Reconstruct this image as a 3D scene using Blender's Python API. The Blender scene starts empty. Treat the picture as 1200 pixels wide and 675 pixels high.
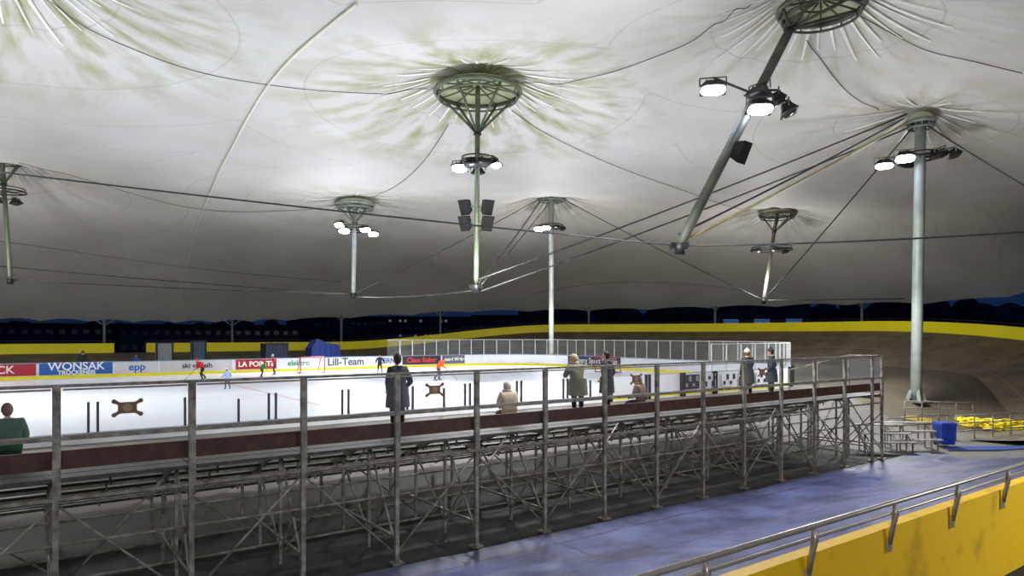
import bpy, math, random
from mathutils import Vector, Matrix, noise
random.seed(7)
sc = bpy.context.scene
sc.view_settings.view_transform = 'Standard'
COL = sc.collection

# ------------------------------------------------------------------ camera frame
# world x = along the spectator stand, world y = across the rink, z=0 at camera height
FOC = 800.0; HOR = 392.0; CA, SA = 0.585, 0.811
def S(px, py, Y):
    k = (px-600)/FOC
    return Vector((Y*(CA+k*SA), Y*(SA-k*CA), -(py-HOR)/FOC*Y))
cam = bpy.data.cameras.new('camera'); co = bpy.data.objects.new('camera', cam); COL.objects.link(co)
cam.sensor_width = 36; cam.lens = 24; cam.shift_y = (HOR-337.5)/1200.0
cam.clip_end = 1500
co.location = (0, 0, 0)
co.rotation_euler = (math.radians(90), 0, -math.atan2(CA, SA))
sc.camera = co

# ------------------------------------------------------------------ materials
def lin(c):
    o = []
    for v in c[:3]:
        v = v/255.0
        o.append(v/12.92 if v <= 0.04045 else ((v+0.055)/1.055)**2.4)
    return (o[0], o[1], o[2], 1)
MATS = {}
def mat(name, rgb, rough=0.6, metal=0.0, var=0.15, scale=4.0, bump=0.0, rgb2=None, emit=None, estr=0.0, thr=None):
    if name in MATS: return MATS[name]
    m = bpy.data.materials.new(name); m.use_nodes = True
    nt = m.node_tree; N = nt.nodes; L = nt.links
    b = N['Principled BSDF']
    tc = N.new('ShaderNodeTexCoord'); nz = N.new('ShaderNodeTexNoise')
    nz.inputs['Scale'].default_value = scale; nz.inputs['Detail'].default_value = 5
    L.new(tc.outputs['Object'], nz.inputs['Vector'])
    cr = N.new('ShaderNodeValToRGB')
    lo, hi = thr if thr else (0.3, 0.7)
    cr.color_ramp.elements[0].position = lo; cr.color_ramp.elements[1].position = hi
    c = lin(rgb)
    if rgb2: c0 = lin(rgb2)
    else: c0 = (c[0]*(1-var*2), c[1]*(1-var*2), c[2]*(1-var*2), 1)
    cr.color_ramp.elements[0].color = c0; cr.color_ramp.elements[1].color = c
    L.new(nz.outputs['Fac'], cr.inputs['Fac']); L.new(cr.outputs['Color'], b.inputs['Base Color'])
    b.inputs['Roughness'].default_value = rough; b.inputs['Metallic'].default_value = metal
    if bump:
        bp = N.new('ShaderNodeBump'); bp.inputs['Strength'].default_value = bump
        L.new(nz.outputs['Fac'], bp.inputs['Height']); L.new(bp.outputs['Normal'], b.inputs['Normal'])
    if emit:
        b.inputs['Emission Color'].default_value = lin(emit); b.inputs['Emission Strength'].default_value = estr
    MATS[name] = m; return m

def glass_mat(name, alpha, tint):
    m = bpy.data.materials.new(name); m.use_nodes = True
    nt = m.node_tree; N = nt.nodes; L = nt.links; N.clear()
    out = N.new('ShaderNodeOutputMaterial'); mx = N.new('ShaderNodeMixShader')
    tr = N.new('ShaderNodeBsdfTransparent'); pr = N.new('ShaderNodeBsdfPrincipled')
    nz = N.new('ShaderNodeTexNoise'); nz.inputs['Scale'].default_value = 1.5
    mr = N.new('ShaderNodeMapRange'); mr.inputs['To Min'].default_value = alpha*0.5; mr.inputs['To Max'].default_value = alpha*1.5
    L.new(nz.outputs['Fac'], mr.inputs['Value']); L.new(mr.outputs['Result'], mx.inputs['Fac'])
    pr.inputs['Base Color'].default_value = lin(tint); pr.inputs['Roughness'].default_value = 0.12
    L.new(tr.outputs[0], mx.inputs[1]); L.new(pr.outputs[0], mx.inputs[2]); L.new(mx.outputs[0], out.inputs['Surface'])
    return m

M_STEEL = mat('galvanised_steel', (165,160,150), 0.5, 0.3, 0.25, 3.0, 0.1)
M_STEELD = mat('weathered_stand_steel', (166,164,152), 0.55, 0.15, 0.3, 5.0, 0.15, rgb2=(94,88,76))
M_MAST = mat('painted_mast_steel', (140,148,142), 0.5, 0.1, 0.15, 1.5)
M_MASTG = mat('greenish_mast_steel', (98,110,88), 0.5, 0.2, 0.2, 1.5)
M_RUST = mat('rusted_pole_steel', (92,98,82), 0.6, 0.1, 0.25, 1.0, rgb2=(62,66,56))
M_DARK = mat('dark_metal', (38,38,38), 0.5, 0.3, 0.2, 3)
M_BLACK = mat('black_speaker_plastic', (8,8,9), 0.8, 0, 0.2, 6)
M_CABLE = mat('steel_cable', (76,76,72), 0.6, 0.3, 0.2, 2)
M_CABLEY = mat('lit_cable', (205,190,140), 0.5, 0.1, 0.2, 2)  # yellowish lamplight on the cable bundle is put into its colour
M_LAMP = mat('lit_lamp_glass', (255,255,255), 0.3, 0, 0, 1, emit=(214,222,255), estr=60)
M_LAMPOFF = mat('unlit_lamp_glass', (70,72,75), 0.15, 0.3, 0.1, 1)
M_WHITE = mat('white_board', (235,237,240), 0.4, 0, 0.03, 2)
M_YEL = mat('weathered_yellow_paint', (244,196,10), 0.6, 0, 0.2, 1.3, 0.1, rgb2=(186,142,20), thr=(0.28,0.46))
M_YELB = mat('yellow_barrier_paint', (255,240,0), 0.5, 0, 0.03, 0.5)
M_BROWN = mat('brown_timber', (84,54,42), 0.6, 0, 0.25, 6, 0.2)
M_PLANK = mat('bench_plank', (190,186,178), 0.6, 0, 0.25, 7, 0.2, rgb2=(124,118,108))
M_DECK = mat('checker_deck', (84,82,80), 0.55, 0.1, 0.3, 8, 0.2)
M_GLASS = glass_mat('plexiglass', 0.10, (200,212,226))
M_GLASSR = glass_mat('rink_plexiglass', 0.13, (215,222,222))

# ------------------------------------------------------------------ mesh builder
class MB:
    def __init__(s): s.v=[]; s.f=[]; s.m=[]; s.sm=[]
    def quad(s, a,b,c,d, mi=0): 
        i=len(s.v); s.v+= [Vector(a),Vector(b),Vector(c),Vector(d)]; s.f.append((i,i+1,i+2,i+3)); s.m.append(mi); s.sm.append(False)
    def face(s, pts, mi=0):
        i=len(s.v); s.v += [Vector(p) for p in pts]; s.f.append(tuple(range(i,i+len(pts)))); s.m.append(mi); s.sm.append(False)
    def obox(s, c, ax, ay, az, mi=0, taper=1.0):
        i=len(s.v); c=Vector(c); ax=Vector(ax); ay=Vector(ay); az=Vector(az)
        for sz in (-1,1):
            t = taper if sz>0 else 1.0
            for sx,sy in ((-1,-1),(1,-1),(1,1),(-1,1)):
                s.v.append(c+ax*sx*t+ay*sy*t+az*sz)
        for f in ((3,2,1,0),(4,5,6,7),(0,1,5,4),(1,2,6,5),(2,3,7,6),(3,0,4,7)):
            s.f.append(tuple(i+k for k in f)); s.m.append(mi); s.sm.append(False)
    def box(s, c, size, mi=0, yaw=0, taper=1.0):
        cx,sx = math.cos(yaw),math.sin(yaw)
        s.obox(c,(cx*size[0]/2,sx*size[0]/2,0),(-sx*size[1]/2,cx*size[1]/2,0),(0,0,size[2]/2),mi,taper)
    def beam(s, p, q, w, h, mi=0):
        p=Vector(p); q=Vector(q); d=q-p
        if d.length<1e-6: return
        dn=d.normalized(); up=Vector((0,0,1)) if abs(dn.z)<0.95 else Vector((0,1,0))
        x=dn.cross(up).normalized(); y=x.cross(dn).normalized()
        s.obox((p+q)/2, x*w/2, y*h/2, d/2, mi)
    def path(s, pts, rad, n=8, mi=0, caps=True):
        pts=[Vector(p) for p in pts]; k=len(pts)
        if not isinstance(rad,(list,tuple)): rad=[rad]*k
        i0=len(s.v); prevx=None
        for j,p in enumerate(pts):
            d=(pts[min(j+1,k-1)]-pts[max(j-1,0)]).normalized()
            if prevx is None:
                up=Vector((0,0,1)) if abs(d.z)<0.9 else Vector((0,1,0)); x=d.cross(up).normalized()
            else:
                x=(prevx-d*prevx.dot(d)).normalized()
            prevx=x; y=d.cross(x)
            for a in range(n):
                t=2*math.pi*a/n; s.v.append(p+(x*math.cos(t)+y*math.sin(t))*rad[j])
        for j in range(k-1):
            for a in range(n):
                b=(a+1)%n
                s.f.append((i0+j*n+a,i0+j*n+b,i0+(j+1)*n+b,i0+(j+1)*n+a)); s.m.append(mi); s.sm.append(True)
        if caps:
            s.f.append(tuple(i0+a for a in range(n))[::-1]); s.m.append(mi); s.sm.append(False)
            s.f.append(tuple(i0+(k-1)*n+a for a in range(n))); s.m.append(mi); s.sm.append(False)
    def tube(s,p,q,r,n=8,mi=0,r2=None): s.path([p,q],[r,r if r2 is None else r2],n,mi)
    def ring(s,c,R,r,mi=0,n=32,m=6):
        i0=len(s.v); c=Vector(c)
        for a in range(n):
            t=2*math.pi*a/n
            for b in range(m):
                u=2*math.pi*b/m; rr=R+r*math.cos(u)
                s.v.append(c+Vector((rr*math.cos(t),rr*math.sin(t),r*math.sin(u))))
        for a in range(n):
            for b in range(m):
                s.f.append((i0+a*m+b,i0+((a+1)%n)*m+b,i0+((a+1)%n)*m+(b+1)%m,i0+a*m+(b+1)%m)); s.m.append(mi); s.sm.append(True)
    def ell(s,c,r,mi=0,nu=12,nv=8,rot=None,fn=None,z0=-1.0,z1=1.0):
        i0=len(s.v); c=Vector(c)
        a0=math.asin(z0); a1=math.asin(z1)
        for j in range(nv+1):
            ph=a0+(a1-a0)*j/nv
            for i in range(nu):
                t=2*math.pi*i/nu
                p=Vector((math.cos(ph)*math.cos(t)*r[0],math.cos(ph)*math.sin(t)*r[1],math.sin(ph)*r[2]))
                if fn: p=fn(p)
                if rot: p=rot@p
                s.v.append(c+p)
        for j in range(nv):
            for i in range(nu):
                k=(i+1)%nu
                s.f.append((i0+j*nu+i,i0+j*nu+k,i0+(j+1)*nu+k,i0+(j+1)*nu+i)); s.m.append(mi); s.sm.append(True)
    def build(s,name,mats,origin=None,parent=None):
        me=bpy.data.meshes.new(name)
        o=Vector(origin) if origin is not None else Vector((0,0,0))
        me.from_pydata([tuple(v-o) for v in s.v],[],s.f)
        for m in mats: me.materials.append(m)
        for p,mi,sm in zip(me.polygons,s.m,s.sm): p.material_index=mi; p.use_smooth=sm
        me.update()
        ob=bpy.data.objects.new(name,me); COL.objects.link(ob)
        if parent is not None:
            ob.parent=parent; ob.location=o-parent.location
        else: ob.location=o
        return ob
def empty(name,loc):
    e=bpy.data.objects.new(name,None); e.location=loc; e.empty_display_size=0.5; COL.objects.link(e); return e
def ss(x,a,b):
    t=max(0,min(1,(x-a)/(b-a))); return t*t*(3-2*t)

# ------------------------------------------------------------------ terrain levels
ICE=-2.9
def floorz(u,v):
    z=-4.8+1.85*ss(v,16,21.5)
    if v<11: z+= (1-ss(u,30,42))*1.2*(11-v)/7.0 if v>4 else 1.2
    return z

# ------------------------------------------------------------------ roof
PEAKS={ # name: (pos, ring radius, falloff)
 'A':(S(560,105,38),2.35,6.0),'B':(S(962,6,30),1.75,6.0),'C':(S(416,238,62),1.7,6.0),
 'D':(S(646,230,72),1.45,7.5),'E':(S(911,250,70),1.75,6.0),'F':(S(1079,140,40),0.7,6.0),
 'G':(S(2,183,56),1.55,6.5),'H':(S(-25,-60,26),1.9,6.0),'I':(S(1500,120,55),1.9,6.0)}
RC=(30.0,40.5); RL=-40.0; RR=54.5
def roof_q(u,v):
    uu=max(RL,min(RC[0],u)); return RR-math.hypot(u-uu,v-RC[1])
def zedge(u,v): return 1.5+2.1*ss(u,15,68)-0.8*ss(50-v,0,30)
def roofbase(u,v):
    q=max(0,roof_q(u,v)); ze=zedge(u,v)
    return ze+(11.5-ze)*(1-math.exp(-q/12.0))
PB={k:roofbase(p[0].x,p[0].y) for k,p in PEAKS.items()}
def roofz(u,v):
    z=roofbase(u,v)
    for k,(p,r0,L) in PEAKS.items():
        r=math.hypot(u-p.x,v-p.y); amp=p.z-PB[k]
        g=1.0 if r<r0 else math.exp(-(r-r0)/L)
        if r>r0 and r<14:
            th=math.atan2(v-p.y,u-p.x)
            z+=0.10*math.sin(th*16)*math.exp(-abs(r-r0-2.5)/2.5)*min(1,(r-r0)/1.0)
        z+=amp*g
    z+=0.15*noise.noise(Vector((u*0.07,v*0.07,0)))
    return z
def build_roof():
    nS=150; nC=190
    pts=[]
    for i in range(nS): pts.append((RL+(RC[0]-RL)*i/nS, RC[1]+RR, RL+(RC[0]-RL)*i/nS))
    for i in range(nC):
        a=math.pi/2-math.pi*i/nC; pts.append((RC[0]+RR*math.cos(a),RC[1]+RR*math.sin(a),RC[0]))
    for i in range(nS): pts.append((RC[0]-(RC[0]-RL)*i/nS, RC[1]-RR, RC[0]-(RC[0]-RL)*i/nS))
    for i in range(60):
        a=-math.pi/2-math.pi*i/60; pts.append((RL+RR*math.cos(a),RC[1]+RR*math.sin(a),RL))
    n=len(pts); M=110
    verts=[];rad=[];st=[]
    for j in range(M+1):
        t=j/M
        for i,(bu,bv,mu) in enumerate(pts):
            u=bu+(mu-bu)*t; v=bv+(RC[1]-bv)*t
            z=roofz(u,v)
            z+= 0.3*abs(math.sin(i*math.pi/10.0))*math.exp(-t*RR/1.5)*(1 if i<nS+nC else 0)
            verts.append((u,v,z))
            best=None;bd=1e9
            for k,(p,r0,L) in PEAKS.items():
                d=math.hypot(u-p.x,v-p.y)
                if d<bd: bd=d;best=(k,p,r0)
            k,p,r0=best; d=max(bd,0.001)
            rad.append(((u-p.x)/d,(v-p.y)/d,bd*0.06))
            w={'A':1.7,'H':1.5,'B':0.9,'F':0.7,'C':0.9,'G':.6}.get(k,0.5)
            dr={'A':13.5,'H':13.0}.get(k,10.0)
            st.append(w*max(0,1-bd/dr))
    faces=[]
    for j in range(M):
        for i in range(n):
            k=(i+1)%n
            faces.append((j*n+i,j*n+k,(j+1)*n+k,(j+1)*n+i))
    me=bpy.data.meshes.new('roof'); me.from_pydata(verts,[],faces)
    a=me.attributes.new('radial','FLOAT_VECTOR','POINT'); a.data.foreach_set('vector',[c for r in rad for c in r])
    b=me.attributes.new('stain','FLOAT','POINT'); b.data.foreach_set('value',st)
    for p in me.polygons: p.use_smooth=True
    m=bpy.data.materials.new('roof_membrane'); m.use_nodes=True; nt=m.node_tree; N=nt.nodes; L=nt.links
    bs=N['Principled BSDF']; bs.inputs['Roughness'].default_value=0.6
    ar=N.new('ShaderNodeAttribute'); ar.attribute_name='radial'
    as_=N.new('ShaderNodeAttribute'); as_.attribute_name='stain'
    n1=N.new('ShaderNodeTexNoise'); n1.inputs['Scale'].default_value=6.5; n1.inputs['Detail'].default_value=6
    L.new(ar.outputs['Vector'],n1.inputs['Vector'])
    r1=N.new('ShaderNodeMapRange'); r1.inputs['From Min'].default_value=0.43; r1.inputs['From Max'].default_value=0.70
    L.new(n1.outputs['Fac'],r1.inputs['Value'])
    mu=N.new('ShaderNodeMath'); mu.operation='MULTIPLY'; mu.use_clamp=True; L.new(r1.outputs[0],mu.inputs[0]); L.new(as_.outputs['Fac'],mu.inputs[1])
    tc=N.new('ShaderNodeTexCoord'); n2=N.new('ShaderNodeTexNoise'); n2.inputs['Scale'].default_value=0.12; n2.inputs['Detail'].default_value=6
    L.new(tc.outputs['Object'],n2.inputs['Vector'])
    cr=N.new('ShaderNodeValToRGB'); cr.color_ramp.elements[0].position=0.3; cr.color_ramp.elements[1].position=0.7
    cr.color_ramp.elements[0].color=lin((194,192,187)); cr.color_ramp.elements[1].color=lin((218,217,215))
    L.new(n2.outputs['Fac'],cr.inputs['Fac'])
    mx=N.new('ShaderNodeMix'); mx.data_type='RGBA'; L.new(mu.outputs[0],mx.inputs['Factor']); L.new(cr.outputs['Color'],mx.inputs['A'])
    mx.inputs['B'].default_value=lin((142,142,80))
    # welded panel seams
    sx=N.new('ShaderNodeSeparateXYZ'); L.new(ar.outputs['Vector'],sx.inputs[0])
    sm=N.new('ShaderNodeMath'); sm.operation='MULTIPLY'; sm.inputs[1].default_value=1/(0.06*4.6); L.new(sx.outputs['Z'],sm.inputs[0])
    fr=N.new('ShaderNodeMath'); fr.operation='FRACT'; L.new(sm.outputs[0],fr.inputs[0])
    lt=N.new('ShaderNodeMath'); lt.operation='LESS_THAN'; lt.inputs[1].default_value=0.022; L.new(fr.outputs[0],lt.inputs[0])
    lm=N.new('ShaderNodeMath'); lm.operation='MULTIPLY'; lm.inputs[1].default_value=0.22; L.new(lt.outputs[0],lm.inputs[0])
    mx2=N.new('ShaderNodeMix'); mx2.data_type='RGBA'; L.new(lm.outputs[0],mx2.inputs['Factor']); L.new(mx.outputs['Result'],mx2.inputs['A'])
    mx2.inputs['B'].default_value=lin((120,118,100))
    L.new(mx2.outputs['Result'],bs.inputs['Base Color'])
    me.materials.append(m)
    ob=bpy.data.objects.new('membrane',me); COL.objects.link(ob)
    e=empty('ceiling',(0,0,0)); ob.parent=e
    return e
CEIL=build_roof()

def roof_hit(px,py):
    d=S(px,py,1.0); Y=3.0; prev=Y
    while Y<140:
        p=d*Y
        if roof_q(p.x,p.y)<0: break
        if p.z>roofz(p.x,p.y): 
            lo,hi=prev,Y
            for _ in range(12):
                mid=(lo+hi)/2; p=d*mid
                if p.z>roofz(p.x,p.y): hi=mid
                else: lo=mid
            return d*lo
        prev=Y; Y+=0.4
    return d*prev
def spline(pts,sub=8):
    out=[]
    P=[pts[0]]+pts+[pts[-1]]
    for i in range(1,len(P)-2):
        for s in range(sub):
            t=s/sub; a,b,c,d=P[i-1],P[i],P[i+1],P[i+2]
            out.append(0.5*((2*b)+(c-a)*t+(2*a-5*b+4*c-d)*t*t+(3*b-a-3*c+d)*t**3))
    out.append(pts[-1]); return out
M_SEAM=mat('roof_seam_tape',(238,236,214),0.6,0,0.05,2)
M_STREAK=mat('roof_light_streak',(250,249,244),0.6,0,0.04,2)  # white tone stands in for light coming through the membrane
sb=MB()
def onroof(pxs,off=.07):
    pp=[roof_hit(*p) for p in pxs]; pp=spline(pp,14)
    return [Vector((p.x,p.y,roofz(p.x,p.y)-off)) for p in pp]
sb.path(onroof([(418,2),(360,50),(300,120),(262,190),(236,250),(218,310),(207,355)],.07),0.06,6,0)
sb.build('membrane_seam',[M_SEAM],parent=CEIL)
wb=MB()
for pl in ([(60,0),(130,45),(230,82),(330,100),(430,108),(508,102)],[(612,96),(680,92),(760,68),(830,32),(880,4)],
           [(1004,14),(1080,55),(1140,70),(1198,84)],[(945,45),(985,98),(1030,128)],[(600,128),(690,180),(800,222),(880,246)],
           [(525,145),(480,205),(436,230)],[(22,190),(120,215),(240,245),(395,240)],[(0,282),(200,310),(400,330)],[(620,345),(760,330),(880,342)]):
    wb.path(onroof(pl),0.022,5,0)
wb.build('membrane_wires',[mat('wire_grey',(90,90,84),.6,.2,.1,2)],parent=CEIL)
st=MB()  # pale rays round each ring: translucent light streaks modelled as white strips
for k,(p,r0,L) in PEAKS.items():
    nn={'A':38,'B':34,'F':26,'H':36}.get(k,26)
    for i in range(nn):
        th=2*math.pi*(i+random.uniform(-.15,.15))/nn
        r1=r0+random.uniform(0.2,0.45); r2=r0+ random.uniform(1.8,3.2)*(1.15 if k in 'BFH' else 1.0)
        K=6; w0=0.09
        L0=[];R0=[]
        for s in range(K+1):
            r=r1+(r2-r1)*s/K; w=w0*(1-0.6*s/K)*(0.6+0.4*min(1,s/1.0))
            c=Vector((math.cos(th),math.sin(th),0)); t=Vector((-c.y,c.x,0))
            for sg,lst in ((-1,L0),(1,R0)):
                q=Vector((p.x,p.y,0))+c*r+t*w*sg; q.z=roofz(q.x,q.y)-0.07; lst.append(q)
        for s in range(K): st.quad(L0[s],R0[s],R0[s+1],L0[s+1],0)
st.build('ring_light_streaks',[M_STREAK],parent=CEIL)

# ------------------------------------------------------------------ masts with rings, lamps, speakers
def floodlight(mb,loc,aim,lit,size=0.8):
    loc=Vector(loc); a=Vector(aim).normalized(); x=a.cross(Vector((0,0,1))).normalized(); y=x.cross(a).normalized()
    h=size*0.33; w=size*0.5; d=size*0.17
    mb.obox(loc,x*w,y*h,-a*d,1,taper=0.55)
    mb.obox(loc+a*(d+0.02),x*w*1.04,y*h*1.06,a*0.02,1)
    i0=len(mb.v); n=20; c=loc+a*(d+0.045)
    for rr,dd in ((0.98,0.0),(0.7,0.07),(0.0,0.11)):
        for i in range(n):
            t=2*math.pi*i/n
            cx=math.copysign(abs(math.cos(t))**0.7,math.cos(t)); cy=math.copysign(abs(math.sin(t))**0.7,math.sin(t))
            mb.v.append(c+x*w*rr*cx+y*h*rr*cy+a*dd)
    for r in range(2):
        for i in range(n):
            k=(i+1)%n
            mb.f.append((i0+r*n+i,i0+r*n+k,i0+(r+1)*n+k,i0+(r+1)*n+i)); mb.m.append(2 if lit else 3); mb.sm.append(True)
    for s in (-1,1):
        mb.beam(loc+x*s*(w+0.03),loc+x*s*(w+0.03)+Vector((0,0,h*.5+0.18)),0.04,0.04,0)
    mb.beam(loc+x*(w+0.03)+Vector((0,0,h*.5+0.18)),loc-x*(w+0.03)+Vector((0,0,h*.5+0.18)),0.05,0.04,0)
    for f in range(4):
        mb.obox(loc-a*d*0.9+x*w*(-0.5+f/3.0),x*0.012,y*h*0.6,-a*0.08,1)
def speaker(mb,loc,aim,size=0.7):
    loc=Vector(loc); a=Vector(aim).normalized(); x=a.cross(Vector((0,0,1))).normalized(); y=x.cross(a).normalized()
    mb.obox(loc,x*size*0.42,y*size*0.62,-a*size*0.35,4,taper=0.7)
    mb.obox(loc+a*(size*0.35+0.015),x*size*0.36,y*size*0.55,a*0.015,4)
    mb.beam(loc-a*size*0.35,loc-a*size*0.75,0.06,0.06,0)
M_RINGCAP=mat('ring_cap_membrane',(206,212,172),0.6,0,0.15,0.8)
MM=lambda pole:[pole,M_DARK,M_LAMP,M_LAMPOFF,M_BLACK,M_RINGCAP]
def ringcap(mb,p,r0):
    c=Vector((p.x,p.y,p.z-0.15))
    mb.ring(c,r0,0.13,0,40,8); mb.ring(c+Vector((0,0,-0.35)),r0*0.93,0.06,0,36,6)
    mb.ring(c+Vector((0,0,0.25)),r0*0.5,0.05,0,24,6)
    n=12
    for i in range(n):
        t=2*math.pi*i/n; d=Vector((math.cos(t),math.sin(t),0))
        mb.tube(c+d*r0,c+d*r0*0.12+Vector((0,0,0.35)),0.045,6,0)
        mb.tube(c+d*r0,c+d*r0*0.93+Vector((0,0,-0.35)),0.035,5,0)
    mb.ell(c+Vector((0,0,0.05)),(r0*0.98,r0*0.98,0.55),5,24,4,z0=0.0,z1=1.0)
def addlight(loc,kind,e,col=(1,0.97,0.93),name='flood',size=0.7):
    l=bpy.data.lights.new(name,kind); l.energy=e; l.color=col
    l.shadow_soft_size=size
    if kind=='SPOT': l.spot_size=math.radians(150); l.spot_blend=0.7
    o=bpy.data.objects.new(name+'_lamp_source',l); o.location=loc; COL.objects.link(o); return o
def mast(name,key,bot,lamps,pole_r,M0,struts=True,top=None,ground=False,speakers=(),bar=None):
    p,r0,L=PEAKS[key]; bot=Vector(bot); mb=MB()
    ringcap(mb,p,r0)
    capc=Vector((p.x,p.y,p.z-0.15))
    if top is None: top=Vector((p.x,p.y,p.z+0.2))
    axis=(top-bot)
    mb.path([bot,bot+axis*0.04,top-axis*0.05,top],[pole_r*0.55,pole_r,pole_r,pole_r*0.9],12,0)
    if struts:
        j=struts if isinstance(struts,Vector) else bot+axis*0.76
        for i in range(6):
            t=2*math.pi*i/6+0.5; mb.tube(j,capc+Vector((math.cos(t),math.sin(t),0))*r0,0.075,6,0)
        mb.ring(j,pole_r+0.05,0.05,1,16,6)
    if not ground:
        mb.tube(bot-Vector((0,0,0.35)),bot+Vector((0,0,0.1)),0.22,10,1)
        for i in range(4):
            t=math.pi/2*i; mb.beam(bot,bot+Vector((math.cos(t),math.sin(t),0))*0.45,0.05,0.2,1)
    else:
        mb.box(bot+Vector((0,0,0.03)),(pole_r*4,pole_r*4,0.06),0)
        for i in range(4):
            t=math.pi/4+math.pi/2*i; d=Vector((math.cos(t),math.sin(t),0))
            mb.beam(bot+d*pole_r*1.6+Vector((0,0,.05)),bot+d*pole_r*0.9+Vector((0,0,0.7)),0.04,0.2,0)
    for fr,off,aim,lit,sz in lamps:
        c=bot+axis*fr; w=c+off
        floodlight(mb,w,aim,lit,sz)
        mb.tube(c+Vector((0,0,0.1)),w+Vector((0,0,0.17*sz+0.18)),0.05,6,0)
    if bar:
        fr,rad=bar; c=bot+axis*fr; mb.ring(c,rad,0.06,1,28,6); mb.ring(c+Vector((0,0,0.25)),rad*0.96,0.04,1,28,6)
        for i in range(4):
            t=math.pi/2*i+.4; mb.tube(c,c+Vector((math.cos(t),math.sin(t),0))*rad,0.04,5,1)
    for fr,off,aim in speakers:
        c=bot+axis*fr; speaker(mb,c+off,aim); mb.tube(c,c+off,0.04,6,0)
    e=empty(name,bot); mb.build('mast_assembly',MM(M0),origin=bot,parent=e)
    return e
R_=Vector((SA,-CA,0)); F_=Vector((CA,SA,0)); Z_=Vector((0,0,1))
DN=-Z_*2.8
bA=S(558,336,38); tA=S(560,90,38)
mast('flying_roof_mast','A',bA,[
  (0.60,R_*-0.95+Z_*-0.0,-F_+R_*-.3+DN*.5,True,0.85),(0.60,R_*-0.3-F_*.8,-F_+DN,False,0.75),(0.60,R_*0.35-F_*.7+Z_*.1,-F_*.6+R_*.5+DN,False,0.8),
  (0.61,R_*1.0+Z_*.1,R_*.8-F_*.3+DN,True,0.8),(0.60,F_*.9,F_+DN,False,0.8)],0.14,M_MASTG,
  speakers=((0.40,R_*-0.6,-F_-R_*.6-Z_*.5),(0.40,R_*0.55,-F_+R_*.6-Z_*.5),(0.32,R_*-0.6,-F_-R_*.6-Z_*.5),(0.32,R_*0.55,-F_+R_*.6-Z_*.5)),bar=(0.62,0.9))
bB=S(796,288,26); jB=S(926,34,29.3)
mast('flying_roof_mast','B',bB,[
  (0.66,R_*-1.75+Z_*0.45,-F_-R_*.2+DN,True,1.0),(0.70,R_*-0.15+Z_*-.25-F_*.4,-F_*.4-R_*.6+DN,False,0.95),(0.60,R_*0.25-Z_*0.0-F_*.5,-F_+DN*.8,True,1.0),
  (0.68,R_*0.85-Z_*0.2,R_-F_*.3+DN,False,0.8),(0.62,R_*1.5-Z_*0.15,R_-F_*.3+DN,False,0.95)],0.2,M_RUST,struts=jB,top=jB,
  speakers=((0.40,R_*0.45-F_*.2,-F_+R_*.9-Z_*.6),))
bC=S(414,345,62)
mast('flying_roof_mast','C',bC,[
  (0.72,R_*-1.3+Z_*.3,-F_-R_*.4+DN*.5,True,0.95),(0.68,R_*-0.7-F_*.8,-F_+DN*.5,True,0.95),(0.70,R_*1.1-F_*.4,-F_+DN*.5,True,0.95),(0.68,R_*1.7-Z_*.2,-F_+R_*.4+DN*.5,True,0.85)],0.2,M_MAST,bar=(0.69,1.5))
gD=Vector((PEAKS['D'][0].x,PEAKS['D'][0].y,-2.95))
mast('steel_roof_mast','D',gD,[
  (0.80,R_*-1.3,-F_-R_*.4+DN*.5,True,1.0),(0.80,R_*-0.6-F_*.9,-F_+DN*.5,True,0.9),(0.80,R_*0.5-F_*.8,-F_+DN,False,0.9),(0.80,R_*1.2,R_+DN,False,0.9)],0.27,M_MAST,struts=False,ground=True,bar=(0.805,1.2))
gF=Vector((42.6,18.6,floorz(42.6,18.6)))
PF=PEAKS['F'][0]
fF=(S(0,187,40).z-gF.z)/(PF.z-gF.z)
mast('steel_roof_mast','F',gF,[
  (fF,R_*-2.1-Z_*.3,-F_-R_*.5+DN,True,0.95),(fF,R_*-1.2-F_*.5,-F_-R_*.2+DN*.7,True,1.05),(fF,R_*0.55+Z_*.1-F_*.5,R_*.5-F_*.3+DN,False,0.9),
  (fF,R_*1.2+Z_*.3,R_+DN,False,0.9),(fF,R_*1.5-F_*.8+Z_*.1,R_*.9-F_*.4+DN,False,0.9),(fF,F_*1.2,F_+DN,False,0.9)],0.3,M_MAST,struts=False,ground=True,top=Vector((PF.x,PF.y,PF.z+.1)),bar=(fF,0.95))
bE=S(895,352,68)
mast('flying_roof_mast','E',bE,[
  (0.55,R_*-1.5,-F_-R_*.8+DN,False,0.9),(0.55,R_*1.4,R_+DN,False,0.9),(0.55,-F_*1.2,-F_+DN,False,0.9)],0.17,M_RUST,bar=(0.56,2.0))
bG=S(12,328,56)
mast('flying_roof_mast','G',bG,[
  (0.62,R_*0.9,R_+DN,False,0.9),(0.62,R_*-1.3,-R_+DN,True,0.8),(0.62,-F_*1.0,-F_+DN,False,0.9)],0.17,M_MASTG,bar=(0.7,1.5))
bH=S(-45,196,26)
mast('flying_roof_mast','H',bH,[(0.45,R_*-0.9,-R_+DN,True,0.8),(0.45,F_*0.9-R_*.5,F_+DN,True,0.8)],0.15,M_MASTG,bar=(0.46,0.6))

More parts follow.
